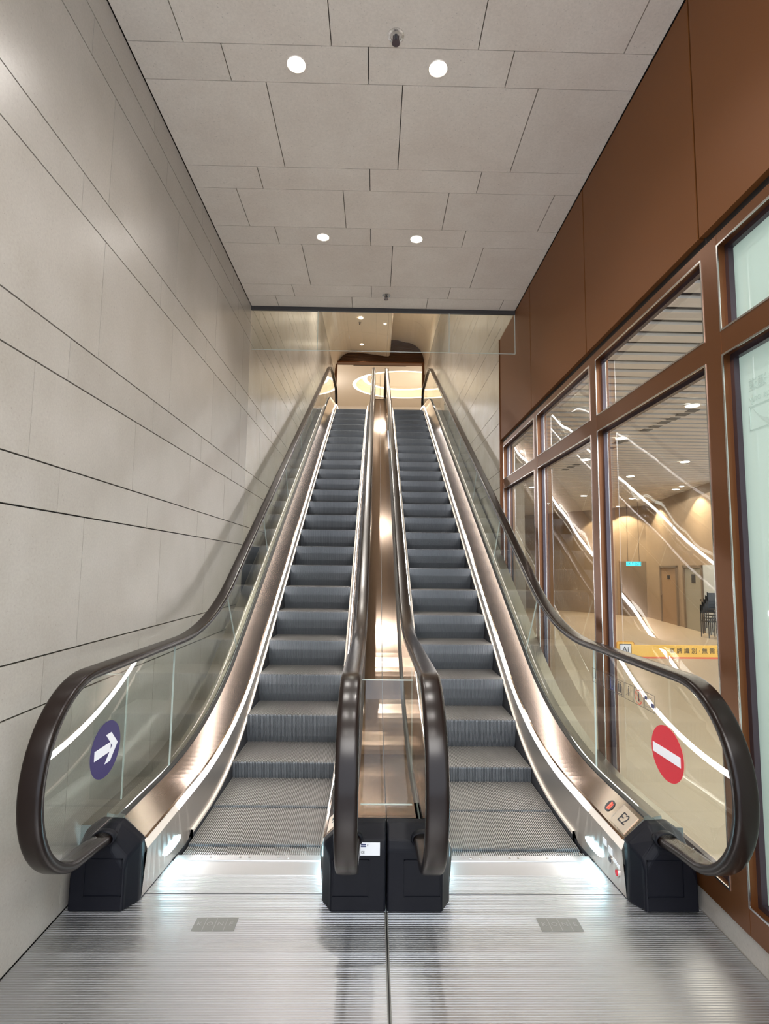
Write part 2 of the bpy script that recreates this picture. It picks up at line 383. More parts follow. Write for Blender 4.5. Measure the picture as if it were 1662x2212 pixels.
# ---- glazed screen
X0 = 1.19
mull = [(.79, .88), (1.940, 2.037), (3.084, 3.175), (4.252, 4.336), (5.388, 5.462)]
scr = sempty('trim_3', 'bronze mullions and transoms of the glazed screen on the right', 'window frame')
for a, c in mull: B().box(X0, X0+.075, a, c, .09, 2.522).mk('mullion', 'bronze_frame', scr)
B().box(X0+.001, X0+.07, -.3, 5.462, 2.482, 2.523).mk('head_rail', 'bronze_frame', scr)
B().box(X0+.001, X0+.07, -.3, 5.462, .09, .178).mk('bottom_rail', 'bronze_frame', scr)
spans = [(-.3, .79)]+[(mull[i][1], mull[i+1][0]) for i in range(4)]
for a, c in spans: B().box(X0+.001, X0+.072, a, c, 2.064, 2.150).mk('transom', 'bronze_frame', scr)
n = 0
for i, (a, c) in enumerate(spans):
    for z0, z1 in ((.178, 2.064), (2.150, 2.482)):
        n += 1; fro = i < 2
        wn = sempty('window_%d' % n, ('frosted green-white' if fro else 'clear')+(' tall lower pane' if z0 < 1 else ' transom pane')+' of the glazed screen, bay %s' % (['behind the view', 'nearest the picture edge', 'beside the newel', 'beside the lower slope', 'next to the stone shaft'][i]), 'window')
        bb = B(); w_ = .007
        for x, wd, mi in ((X0-.002, w_, 0), (X0+.030, .020, 1), (X0+.050, .014, 0)):
            bb.box(x, x+(.004 if mi == 0 else .02), a, a+wd, z0, z1, mi).box(x, x+(.004 if mi == 0 else .02), c-wd, c, z0, z1, mi)
            bb.box(x, x+(.004 if mi == 0 else .02), a+wd, c-wd, z1-wd, z1, mi).box(x, x+(.004 if mi == 0 else .02), a+wd, c-wd, z0, z0+wd, mi)
        bb.mk('glazing_bead', ['bead_silver', 'bead_dark'], wn)
        B().box(X0+.055, X0+.063, a, c, z0, z1).mk('glass_pane', 'frosted' if fro else 'window_glass', wn)
        if not fro: B().box(X0+.082, X0+.088, a, c, z0, z1).mk('glass_pane', 'window_glass_b', wn)
        if i == 1 and z0 < 1:
            text('lettering', '通道', .046, 'frost_ink', wn, (X0+.0535, 1.884, 1.925), (0, 1, 0), (0, 0, 1), ext=.0003, align='RIGHT')
            text('lettering', 'us only', .036, 'frost_ink', wn, (X0+.0535, 1.884, 1.878), (0, 1, 0), (0, 0, 1), ext=.0003, align='RIGHT')
            fr_ = B(); y0_, y1_, z0_, z1_ = 1.70, 1.884, 1.768, 1.853
            fr_.box(X0+.0515, X0+.053, y0_, y1_, z1_-.0025, z1_).box(X0+.0515, X0+.053, y0_, y1_, z0_, z0_+.0025).box(X0+.0515, X0+.053, y0_, y0_+.0025, z0_, z1_).box(X0+.0515, X0+.053, y1_-.0025, y1_, z0_, z1_)
            A = []; Bq = []
            for q in range(13):
                t_ = q/12; yy = 1.866-.075*t_; zz = 1.845-.062*t_**.8-.006*math.sin(PI*t_); wq = .004+.013*t_
                A.append((X0+.052, yy, zz+wq*.5)); Bq.append((X0+.052, yy-wq*.3, zz-wq*.6))
            fr_.ribbon(A, Bq); fr_.mk('phone_symbol', 'frost_ink', wn)
struct(B().box(1.20, 1.262, -1.2, 5.45, -.2, .09).mk('baseboard_right', 'wall_stone'), 'low pale stone kerb under the glazed screen', 'baseboard')

# ---- shaft vault and end wall
va = sempty('ceiling.001', 'warm cream vaulted stone ceiling at the head of the shaft', 'ceiling')
YV = 14.5
secL = [(-1.2, 6.40)]+[(-.78-.42*math.cos(a), 6.40+.62*math.sin(a)) for a in [PI/2*i/8 for i in range(1, 9)]]
secM = [(-.78, 7.02), (-.45, 7.01), (-.10, 6.97), (.18, 6.93), (.235, 6.935), (.262, 6.96), (.27, 7.0), (.27, 7.40)]
secR = [(.27, 7.40), (.48, 7.385), (.70, 7.33)]+[(.70+.5*math.sin(a), 6.75+.58*math.cos(a)) for a in [PI/2*i/8 for i in range(1, 9)]]+[(1.2, 6.40)]
def vault(sec, name, segs):
    for y0, y1 in segs:
        bb = B(); bb.loft([[(x, y0+.003, z) for x, z in sec], [(x, y1-.003, z) for x, z in sec]], close=False)
        o = bb.mk(name, 'vault_stone', va)
        sm = o.modifiers.new('th', 'SOLIDIFY'); sm.thickness = .02; sm.offset = 0
def cut(sec, cuts):
    out = []; cur = [sec[0]]
    for p, q in zip(sec, sec[1:]):
        cur.append(q)
    return [sec]
segs = [(4.96+1.363*i, 4.96+1.363*(i+1)) for i in range(7)]
half = [secL[:6], secL[5:]]
vault(half[0], 'vault_panel', segs); vault(half[1], 'vault_panel', segs)
for a_, b_ in ((0, 1), (1, 2), (2, 3), (3, 8)): vault([(x+(.003 if i == 0 else 0), z) for i, (x, z) in enumerate(secM[a_:b_+1] if b_ < 8 else secM[a_:])], 'vault_panel', segs)
vault(secR[:3], 'vault_panel', segs); vault(secR[2:7], 'vault_panel', segs); vault(secR[6:], 'vault_panel', segs)
B().box(-1.30, 1.30, 4.96, 14.5, 7.5, 7.6).mk('vault_backing', 'joint', va)
# end wall with rectangular opening (bronze slats)
ew = sempty('wall_back', 'dark bronze slatted end wall around the opening to the upper hall', 'wall')
prof = secL + secM[1:] + secR[1:]
poly = prof
bb = B()
zt = 6.705
# above opening: horizontal slats clipped to the vault section
def xr(z):
    xs = []
    P_ = poly+[poly[0]]
    for (x1, z1), (x2, z2) in zip(poly, poly[1:]):
        if (z1-z)*(z2-z) < 0: xs.append(x1+(x2-x1)*(z-z1)/(z2-z1))
    return sorted(xs)
z = zt
bk = B().box(-1.19, 1.19, 14.56, 14.60, zt, 7.42).mk('end_backing', 'bronze_slat', ew)
z = zt+.035
B().box(-1.19, 1.19, 14.40, 14.56, zt, zt+.035).mk('lintel', 'bronze_frame', ew)
while z < 7.39:
    xs = xr(z+.014)
    for a, c in zip(xs[0::2], xs[1::2]):
        B().box(a, c, 14.52, 14.56, z, z+.028).mk('slat', 'bronze_slat', ew)
    z += .036
for s in (-1, 1): B().box(*sorted((s*1.205, s*1.135)), 14.40, 14.60, 4.5, zt).mk('jamb', 'bronze_frame', ew)
# cove inside the raised right part of the vault
B().box(.272, .278, 8.5, 14.4, 7.06, 7.12).mk('cove_strip', 'warm_glow', va)

# ---- upper hall
uf = struct(B().box(-4, 4, 12.35, 21.5, Z2-.3, Z2).mk('floor.001', 'lobby_floor'), 'upper hall floor at the head of the escalators', 'floor')
uc = sempty('ceiling.002', 'peach ceiling of the upper hall with a glowing oval recess', 'ceiling')
# plane with elliptical hole
HZ = 6.98; EC = (.78, 17.05); EA, EB = 1.62, 1.33
n = 64; ell = [(EC[0]+EA*math.cos(2*PI*i/n), EC[1]+EB*math.sin(2*PI*i/n)) for i in range(n)]
def sqp(i):
    a = 2*PI*i/n; c_, s_ = math.cos(a), math.sin(a); k = 1/max(abs(c_), abs(s_)); return (EC[0]+4.6*c_*k, EC[1]+(2.5 if True else 0)*s_*k)
V = []; Fc = []
for i in range(n): V.append((*ell[i], HZ)); 
for i in range(n): V.append((*sqp(i), HZ))
for i in range(n): j = (i+1) % n; Fc.append((i, j, n+j, n+i))
o = mesh('ceiling_board', V, Fc, 'upper_paint', uc)
bb = B(); sc = lambda f, z: [(EC[0]+(x-EC[0])*f, EC[1]+(y-EC[1])*f, z) for x, y in ell]
bb.loft([sc(1, HZ), sc(1, HZ+.05), sc(1.04, HZ+.05), sc(1.04, HZ+.26)], caps=False); bb.mk('recess_wall', 'cove_paint', uc)
bb = B(); r = sc(1.045, HZ+.26); bb.V = list(r); bb.F = [tuple(range(n))]; bb.MI = [0]; bb.mk('recess_top', 'cove_paint', uc)
bb = B(); bb.loft([sc(.995, HZ+.0), sc(.93, HZ+.0)], caps=False); bb.mk('cove_strip', 'cove_glow', uc)
bb = B(); bb.loft([sc(.80, HZ+.20), sc(.72, HZ+.20)], caps=False); bb.mk('cove_strip', 'cove_glow', uc)
bb = B(); bb.loft([sc(.72, HZ+.20), sc(.72, HZ+.26)], caps=False); bb.mk('recess_wall', 'cove_paint', uc)
struct(B().box(-4, 4, 19.4, 19.5, Z2, 7.3).mk('wall_back.001', 'upper_paint'), 'peach far wall of the upper hall', 'wall')
for s in (-1, 1): struct(B().box(*sorted((s*3.9, s*4.0)), 14.6, 19.5, Z2, 7.3).mk('wall_side', 'upper_paint'), 'peach side wall of the upper hall on the '+('left' if s < 0 else 'right'), 'wall')
for s in (-1, 1): struct(B().box(*sorted((s*1.2, s*4.0)), 14.5, 14.6, Z2-.3, 7.3).mk('wall_front', 'upper_paint'), 'wall of the upper hall beside the shaft mouth on the '+('left' if s < 0 else 'right'), 'wall')
lv = thing('air_vent', 'long slotted air vent in the peach ceiling just inside the upper opening', 'vent', (0, 15.3, HZ))
B().box(-.76, .76, -.055, .055, -.012, 0).mk('vent_frame', 'bead_silver', lv)
for q in range(4): B().box(-.74, .74, -.042+q*.024, -.030+q*.024, -.016, -.010).mk('vent_slot', 'plastic_grey', lv)
for q, (x, y) in enumerate([(.75, 16.2), (1.08, 16.45), (-.35, 16.3)]):
    t_ = thing('ceiling_speaker', ['small flat disc in the oval ceiling recess, nearer the middle handrail', 'small flat disc in the oval ceiling recess, at its right', 'small flat disc in the oval ceiling recess, at its left'][q], 'ceiling fitting', (x, y, HZ+.26), 'fittings in the oval recess')
    B().cyl((0, 0, -.012), .04, .012).mk('disc', 'upper_paint', t_)
hs = thing('hanging_sign', 'small square grey sign panel hanging in the upper hall between the middle handrails', 'sign', (.10, 16.0, 5.95))
B().box(-.085, .085, -.01, .01, -.11, .11).mk('sign_face', 'room_white', hs)
B().box(-.09, .09, -.015, .015, .11, .13).mk('sign_rail', 'plastic_grey', hs); B().box(-.09, .09, -.015, .015, -.13, -.11).mk('sign_rail', 'plastic_grey', hs)
B().box(-.08, -.07, -.005, .005, .13, 1.0).box(.07, .08, -.005, .005, .13, 1.0).mk('hanger_rod', 'bead_silver', hs)
cm = thing('stanchion', 'small dark-headed post with a rail at the head of the left escalator', 'post', (-.98, 15.6, Z2))
B().box(-.012, .012, -.012, .012, 0, 1.02).box(-.16, .16, -.01, .01, .92, .95).mk('post', 'bronze_frame', cm)
B().cyl((0, 0, 1.02), .035, .06).mk('head', 'ink', cm)

# ---- fittings on ceilings
def downlight(x, y, z, r, label, mat, group, energy, col, cone=100, blend=.8, rad=.04):
    t_ = thing('downlight', label, 'ceiling light', (x, y, z), group)
    B().loft([[(r*1.0*math.cos(2*PI*i/24), r*1.0*math.sin(2*PI*i/24), 0) for i in range(24)], [(r*1.22*math.cos(2*PI*i/24), r*1.22*math.sin(2*PI*i/24), -.004) for i in range(24)], [(r*1.3*math.cos(2*PI*i/24), r*1.3*math.sin(2*PI*i/24), 0) for i in range(24)]], caps=False).mk('trim_ring', 'cream_strip', t_)
    B().cyl((0, 0, -.003), r, .002).mk('lens', mat, t_)
    if energy: lamp('spot', 'SPOT', (x, y, z-.01), energy, col, spot_size=math.radians(cone), spot_blend=blend, shadow_soft_size=rad)
for q, (x, y) in enumerate([(-.455, 2.385), (.206, 2.388), (-.457, 3.75), (.206, 3.75), (-.455, 1.02), (.206, 1.02), (-.455, -.34), (.206, -.34)]):  # the last four are added out of view for their light
    downlight(x, y, ZC, .036, ['nearer left downlight in the stone ceiling', 'nearer right downlight in the stone ceiling', 'farther left downlight in the stone ceiling', 'farther right downlight in the stone ceiling'][q] if q < 4 else ['downlight above the landing plates, left of the pair', 'downlight above the landing plates, right of the pair', 'downlight at the near end of the stone ceiling, left one', 'downlight at the near end of the stone ceiling, right one'][q-4], 'down_glow', 'stone ceiling downlights', 33, NEUT, 130, 1.0)
for q, (x, y, z, t_) in enumerate([(-.455, 12.36, 6.99, 'left'), (.124, 12.5, 6.93, 'middle'), (-.469, 13.9, 7.0, 'farthest'), (.40, 12.25, 7.37, 'right-hand')]):
    downlight(x, y, z, .045, '%s small downlight in the warm shaft vault' % t_, 'warm_glow', 'vault downlights', 60, WARM, 120, 1.0)
for q, y in enumerate((7.0, 9.5)):  # lamps added above the visible vault to brighten the shaft walls
    for x in (-.455, .124): downlight(x, y, 6.98, .045, 'vault downlight hidden above the header wall, %s one of the %s pair' % ('left' if x < 0 else 'right', 'nearer' if q == 0 else 'farther'), 'warm_glow', 'vault downlights', 260, (1, .93, .84), 120, 1.0)
def sprinkler(x, y, z, label, r=.04):
    t_ = thing('sprinkler', label, 'sprinkler', (x, y, z), 'ceiling sprinklers')
    B().loft([[(rr*math.cos(2*PI*i/20), rr*math.sin(2*PI*i/20), zz) for i in range(20)] for rr, zz in ((r, 0), (r, -.004), (r*.72, -.006), (r*.68, .006), (r*.3, .004), (r*.3, 0))], caps=False).mk('escutcheon', 'bead_silver', t_)
    B().cyl((0, 0, -.022), r*.2, .022).mk('body', 'plastic_grey', t_)
    b2 = B()
    for s in (-1, 1): b2.box(s*r*.32-.002, s*r*.32+.002, -.003, .003, -.036, -.004)
    b2.mk('yoke', 'bead_dark', t_)
    B().cyl((0, 0, -.040), r*.5, .003, n=12).mk('deflector', 'bead_dark', t_)
sprinkler(.003, 2.23, ZC, 'round sprinkler head in the stone ceiling near the top of the view', .036)
sprinkler(.009, 4.583, ZC, 'round sprinkler head in the stone ceiling close to its black end edge', .036)
sprinkler(-.49, 12.6, 6.99, 'small sprinkler head in the warm shaft vault', .036)
# hanging glass smoke curtain
sc_ = thing('smoke_curtain', 'clear glass curtain of three panes hanging below the end of the stone ceiling', 'glass panel', (0, 4.84, 3.2))
for a, c in ((-1.19, -.602), (-.598, .581), (.585, 1.178)):
    B().box(a, c, -.005, .005, .008, .375).mk('glass_pane', 'clear_glass', sc_)
B().box(-1.19, 1.178, -.004, .004, .005, .008).box(-.602, -.598, -.004, .004, .004, .375).box(.581, .585, -.004, .004, .004, .375).box(1.176, 1.180, -.004, .004, .004, .375).mk('pane_edge', 'glass_edge', sc_)

# ================================================================== ESCALATORS
def rail_loop(mirror_end=True):
    """closed-path centre line of the handrail in (y, z), bottom newel first"""
    P = []
    P += [(2.24, .262), (2.16, .272), (2.08, .285)]
    cy_, cz_ = 2.02, .595; ry, rz = .298, .305
    for i in range(0, 29):
        a = math.radians(-90-12-i*6.0); P.append((cy_+ry*math.cos(a), cz_+rz*math.sin(a)))
    P = [p for p in P if True]
    P = P[:-1]
    P += P_RAIL[0:]
    top = []
    cy2, cz2 = YE-.2, Z2+.595
    for i in range(1, 14):
        a = math.radians(90-i*13); top.append((cy2+ry*math.cos(a), cz2+rz*math.sin(a)))
    return P+top
RAIL = rail_loop()
def frames(P):
    out = []
    for i, p in enumerate(P):
        a = Vector(P[max(0, i-1)]); b_ = Vector(P[min(len(P)-1, i+1)]); t_ = (b_-a).normalized(); out.append((p, Vector((-t_.y, t_.x))))
    return out
def sweep_rail(xc):
    rings = []
    hw, hh = .036, .017
    prof_ = []
    for a in range(0, 360, 15):
        c_, s_ = math.cos(math.radians(a)), math.sin(math.radians(a))
        prof_.append((hw*math.copysign(abs(c_)**.45, c_), hh*math.copysign(abs(s_)**.6, s_)))
    for (y, z), nrm in frames(RAIL):
        rings.append([(xc+u, y+nrm.x*v, z+nrm.y*v) for u, v in prof_])
    return B().loft(rings)
# step mesh (shared)
def step_mesh(hw):
    """comb profile swept over tread, nosing and curved riser; origin at the nosing"""
    pth = [(.402, 0, 0, 1), (.010, 0, 0, 1), (.002, -.002, -.5, .86), (0, -.010, -1, .1), (.006, -.075, -1, .05), (.022, -.145, -.98, .15), (.055, -.215, -.95, .3)]
    nr = 66; pit = 2*hw/nr; xs = []
    for i in range(nr):
        x = -hw+i*pit; xs += [(x, 0), (x+pit*.48, 0), (x+pit*.56, -.006), (x+pit*.92, -.006)]
    xs += [(hw, -.006)]
    V = []; Fc = []; MI = []; k = len(xs)
    for j, (y, z, ny, nz) in enumerate(pth):
        for x, d in xs: V.append((x, y+ny*d, z+nz*d))
    for j in range(len(pth)-1):
        for i in range(k-1):
            Fc.append((j*k+i, (j+1)*k+i, (j+1)*k+i+1, j*k+i+1)); MI.append(0 if j == 0 else 1)
    n0 = len(V)   # plain body under the cleats
    body = [(.402, -.007), (.012, -.009), (.012, -.07), (.03, -.14), (.065, -.215), (.10, -.215), (.09, -.05), (.402, -.05)]
    for s in (-hw, hw): V += [(s, y, z) for y, z in body]
    q = len(body)
    for i in range(q): Fc.append((n0+i, n0+(i+1) % q, n0+q+(i+1) % q, n0+q+i)); MI.append(1)
    Fc.append(tuple(n0+i for i in range(q))); Fc.append(tuple(n0+q+i for i in range(q))[::-1]); MI += [1, 1]
    me = bpy.data.meshes.new('step'); me.from_pydata(V, [], Fc)
    for p, m_ in zip(me.polygons, MI): p.material_index = m_
    me.materials.append(MATS['tread_metal']); me.materials.append(MATS['step_metal'])
    me.update(); return me
STEP = step_mesh(.3075)
def stepy(phase):
    """nosings every .404 m along the step line, through (4.236, .491)"""
    # arc length table
    T = [(0, *P_STEP[0])]
    for (a, b_), (c_, d) in zip(P_STEP, P_STEP[1:]): T.append((T[-1][0]+math.hypot(c_-a, d-b_), c_, d))
    s0 = None
    for (s, y, z), (s2, y2, z2) in zip(T, T[1:]):
        if y <= 4.236 <= y2: s0 = s+(s2-s)*(4.236-y)/(y2-y)
    out = []
    for k in range(-5, 23):
        s_ = s0+(k+phase)*.4041
        for (s, y, z), (s2, y2, z2) in zip(T, T[1:]):
            if s <= s_ <= s2:
                f = (s_-s)/(s2-s); out.append((y+(y2-y)*f, z+(z2-z)*f))
    return out
XL = -.595
def escalator(side, phase):
    """side -1: left escalator; the outer balustrade is by the wall, the inner by the centre cover"""
    lab = {-1: 'left escalator with a white arrow on a blue disc, beside the stone wall',
           1: 'right escalator marked no entry and E2, beside the glazed screen'}[side]
    root = thing('escalator', lab, 'escalator', (0, 0, 0))
    cx = side*abs(XL)
    for k, (y, z) in enumerate(stepy(phase)):
        if y < 2.1 or y > 12.4: continue
        o = bpy.data.objects.new('step', STEP); C.objects.link(o); o.location = (cx, y, z-.001-(.008 if y < 2.5 else 0)); o.parent = root
    def X(off, out): return cx+side*off if out else cx-side*off   # off measured outwards from the lane centre
    for out in (True, False):
        o_ = lambda off: X(off, out)
        led, seal, gl = .350, .435, .460
        # deck
        bb = B(); A = [(o_(led+.004), y, z+.004) for y, z in P_LED]; Z = [(o_(seal), y, z) for y, z in P_SEAL]
        bb.ribbon(A, Z); bb.ribbon([(o_(led-.005), y, z+.000) for y, z in P_LED], A)
        fixn(bb.mk('deck', 'deck_metal', root))
        bb = B(); a = [(o_(seal-.001), y, z+.001) for y, z in P_SEAL]; b1 = [(o_(seal-.001), y, z+.008) for y, z in P_SEAL]; b2 = [(o_(gl-.006), y, z+.010) for y, z in P_SEAL]
        bb.ribbon(a, b1); bb.ribbon(b1, b2); bb.mk('glass_seal', 'seal', root)
        # led strip and the trim line below its lower end
        i0 = 2.66
        PL = [(i0, at(P_LED, i0))]+[p for p in P_LED if p[0] > i0+.02 and p[0] < 12.6]
        bb = B(); c1 = [(o_(led-.0056), y, z-.0005) for y, z in PL]; c2 = [(o_(led-.0145), y, z-.034) for y, z in PL]
        bb.ribbon(c1, c2); bb.mk('led_strip', 'led_white', root)
        bb = B(); zz = .215; bb.ribbon([(o_(led-.002), 2.31, zz-.001), (o_(led-.002), i0, zz-.001)], [(o_(led-.0145), 2.31, zz-.034), (o_(led-.0145), i0, zz-.034)]); bb.mk('trim_line', 'cream_strip', root)
        # skirt: below the led down to the brush line, and to the floor near the comb
        ys = [2.31+i*.05 for i in range(10)]+[2.80+i*.1 for i in range(98)]
        top = []; bot = []
        for y in ys:
            xb = led-.0 if y < 2.31 else max(.320, led-(y-2.31)*.075)
            top.append((o_(led-.0140), y, at(P_LED, y)-.035)); bot.append((o_(xb), y, (at(P_SKB, y) if y > 2.78 else .002)))
        fixn(B().ribbon(top, bot).mk('skirt_panel', 'skirt_metal', root))
        yb = [y for y in ys if y >= 2.80]
        s1 = [(o_(.322), y, at(P_SKB, y)+.006) for y in yb]; s2 = [(o_(.309), y, at(P_SKB, y)+.003) for y in yb]; s3 = [(o_(.309), y, at(P_SKB, y)-.010) for y in yb]
        B().ribbon(s1, s2).ribbon(s2, s3).mk('skirt_strip', 'cream_strip', root)
        s4 = [(o_(.3095), y, at(P_STEP, y)-.30) for y in yb]
        fixn(B().ribbon(s3, s4).mk('skirt_brush', 'brush_black', root))
        lo = [y for y in ys if y <= 2.86]
        B().ribbon([(o_(max(.320, led-(y-2.31)*.075)), y, .004) for y in lo], [(o_(.316), y, -.10) for y in lo]).mk('skirt_base', 'brush_black', root)
        # comb lamp
        bb = B(); n_ = 20; ring = []; ring2 = []
        for i in range(n_):
            a_ = 2*PI*i/n_; y = 2.585+.085*math.cos(a_); z = .062+.017*math.sin(a_)+.004
            f_ = z/.19; xx = (led-(y-2.31)*.075)*(1-f_)+(led-.014)*f_ - .003
            ring.append((o_(xx-.001), y, z)); ring2.append((o_(xx+.012), y, z))
        fixn(bb.loft([ring2, ring]).mk('comb_lamp', 'comb_glow', root))
        # glass panes
        joints = [2.035, 2.866]
        y = 4.15
        while y < 12.0: joints.append(y); y += 1.12
        joints.append(YE-.15)
        for ji, (ja, jb) in enumerate(zip(joints, joints[1:])):
            ja_, jb_ = ja+.002, jb-.002
            m_ = 14; lowr = []; upr = []
            sk = lambda y_: (.34 if (y_ > 3.6 and y_ < 11.9) else 0.0)     # joints square to the slope
            if ji == 0:
                # rounded newel pane inside the handrail loop
                pts = [(2.866-.002, .285), (2.866-.002, at(P_RAIL, 2.866)-.012), (2.4, .888), (2.02, .888)]
                for i in range(1, 13):
                    a_ = math.radians(90+i*14.2); pts.append((2.02+.286*math.cos(a_), .595+.293*math.sin(a_)))
                pts += [(2.20, .262), (2.235, .240), (2.30, .268)]
                rings = [[(o_(gl-.0035), y_, z_) for y_, z_ in pts], [(o_(gl+.0035), y_, z_) for y_, z_ in pts]]
            else:
                for i in range(m_+1):
                    t_ = i/m_; yl = ja_+(jb_-ja_)*t_
                    sa, sb = sk(ja), sk(jb); sh = sa+(sb-sa)*t_
                    lowr.append((yl, at(P_SEAL, yl)-.005)); yu = yl-sh; upr.append((yu, at(P_RAIL, yu)-.010))
                pts = lowr+upr[::-1]
                rings = [[(o_(gl-.0035), y_, z_) for y_, z_ in pts], [(o_(gl+.0035), y_, z_) for y_, z_ in pts]]
            g_ = fixn(B().loft(rings, caps=True).mk('glass_pane', ['balustrade_glass', 'glass_edge'], root))
            for p in g_.data.polygons:
                if abs(p.normal.x) < .5: p.material_index = 1
        # handrail
        sweep_rail(o_(gl)).mk('handrail', 'rubber', root, smooth=True)
        # newel box
        if out:
            sec_ = [(led, 0), (led, .222), (seal, .292), (.515, .296), (.565, .262), (.594, .19), (.596, 0)]
        else:
            sec_ = [(led, 0), (led, .222), (seal, .292), (.5925, .296), (.5925, 0)]
        cxm = sum(p[0] for p in sec_)/len(sec_)
        def ringb(y, f, dz, g2=0):
            r_ = []
            for x, z in sec_:
                xx = x
                if f and x == led: xx = x+f
                if f and x > .55 and out: xx = x-f*.3
                r_.append((o_(xx), y, max(0.001, z-dz) if z else 0.001))
            return r_
        bx = fixn(B().loft([ringb(2.325, 0, 0), ringb(2.285, 0, .004), ringb(2.232, .030, .040), ringb(2.218, .034, .075)]).mk('newel_cover', 'newel_plastic', root))
        # squarer front corners on the inner pair
        bevel(bx, .007, 2, 18)
        # embossed frame on its face and collar where the handrail enters
        gx = o_(gl)
        bb = B(); y_ = 2.2165; a0, a1, z0, z1 = gx-.070, gx+.070, .055, .188
        for q in ((a0, a1, z0, z0+.003), (a0, a1, z1-.003, z1), (a0, a0+.003, z0, z1), (a1-.003, a1, z0, z1)): bb.box(q[0], q[1], y_-.002, y_+.003, q[2], q[3])
        bb.mk('face_moulding', 'newel_plastic', root)
        rg = []
        for rr, yy in ((.043, 2.225), (.046, 2.200), (.040, 2.192), (.036, 2.20)):
            rg.append([(gx+rr*math.cos(2*PI*i/24), yy, .268+rr*.62*math.sin(2*PI*i/24)) for i in range(24)])
        B().loft(rg, caps=False).mk('rail_collar', 'newel_plastic', root, smooth=True)
        # outer deck to the wall
        if out:
            wx = .604 if side < 0 else .592
            bb = B(); a = [(o_(gl+.006), y, z+.004) for y, z in P_SEAL]; b1 = [(o_(gl+.045), y, z+.012) for y, z in P_SEAL]; b2 = [(o_(gl+.05), y, z-.03) for y, z in P_SEAL]; b3 = [(o_(wx), y, z-.035) for y, z in P_SEAL]
            bb.ribbon(a, b1).ribbon(b1, b2).ribbon(b2, b3); fixn(bb.mk('outer_deck', 'outer_deck_metal', root))
            bb = B(); bb.ribbon(b3, [(p[0], p[1], max(-.16, p[2]-1.05)) for p in b3]); bb.ribbon([(p[0], p[1], max(-.16, p[2]-1.05)) for p in b3], [(side*.006, p[1], max(-.16, p[2]-1.05)) for p in b3])
            fixn(bb.mk('truss_cladding', 'cladding', root))
    # landing plates
    xa, xb = sorted((side*.003, side*(1.197 if side < 0 else 1.197)))
    def grooved(name, y0, y1, x0, x1, pit=.0100):
        V = []; Fc = []; yy = y0; prof_ = []
        n_ = int((y1-y0)/pit)
        for i in range(n_):
            q = y0+i*pit; prof_ += [(q, 0), (q+pit*.62, 0), (q+pit*.70, -.0022), (q+pit*.92, -.0022)]
        prof_ += [(y0+n_*pit, 0), (y1, 0), (y1, -.03), (y0, -.03)]
        k = len(prof_); MI = []
        for x in (x0, x1): V += [(x, y, z) for y, z in prof_]
        for i in range(k):
            j = (i+1) % k; Fc.append((i, j, k+j, k+i)); MI.append(1 if (i < k-4 and i % 4 == 2) else 0)
        Fc += [tuple(range(k))[::-1], tuple(range(k, 2*k))]; MI += [0, 0]
        o = mesh(name, V, Fc, ['plate_metal', 'floor_groove'], root, mi=MI); fixn(o); return o
    grooved('landing_plate', -.90, .25, xa, xb); grooved('landing_plate', .252, 1.295, xa, xb); grooved('landing_plate', 1.297, 2.337, xa, xb)
    x0, x1 = sorted((cx-.352, cx+.352))
    grooved('comb_plate', 2.342, 2.472, x0, x1)
    B().box(x0+.012, x1-.012, 2.472, 2.585, -.03, .001).mk('comb_plate', 'plate_metal', root)
    # comb segment: ramp with teeth
    bb = B(); hw = .322; nt = 66; pit = .615/nt
    bb.loft([[(cx-hw, 2.585, -.02), (cx-hw, 2.585, .004), (cx+hw, 2.585, .004), (cx+hw, 2.585, -.02)], [(cx-hw, 2.630, -.02), (cx-hw, 2.630, .003), (cx+hw, 2.630, .003), (cx+hw, 2.630, -.02)]])
    for i in range(nt):
        x = cx-.3075+i*pit+pit*.56; bb.box(x, x+pit*.36, 2.629, 2.655, -.006, .0025)
    bb.mk('comb', 'plate_metal', root)
    for i, x in enumerate((-.21, -.17, -.04, 0, .13, .17)):
        B().cyl((cx+x, 2.607, .004), .006, .0012, n=10).mk('screw', 'bead_silver', root)
    # trademark badge let into the plate
    yb0, yb1 = 2.113, 2.187
    xb0 = -.69 if side < 0 else .553
    bd = B().box(xb0, xb0+.150, yb0, yb1, -.001, .0012).mk('badge', 'badge_grey', root)
    for i, ch in enumerate('KONE'):
        text('letter', ch, .030, 'badge_light', bd, (xb0+.0185+i*.0375, (yb0+yb1)/2, .0016), (1, 0, 0), (0, 1, 0), ext=.0003, align='CENTER')
    bb = B()
    for i in range(3): bb.box(xb0+.0365+i*.0375, xb0+.0385+i*.0375, yb0, yb1, .0012, .0016)
    bb.mk('divider', 'badge_light', bd)
    return root
E1 = escalator(-1, 0.0)
E2 = escalator(1, -.0865)

def disc(x, y, z, r, side, mat, root, name, th=.0012, n=48, ry=None):
    ry = ry or r
    return B().loft([[(x, y+ry*math.cos(2*PI*i/n), z+r*math.sin(2*PI*i/n)) for i in range(n)], [(x-side*th, y+ry*math.cos(2*PI*i/n), z+r*math.sin(2*PI*i/n)) for i in range(n)]]).mk(name, mat, root)
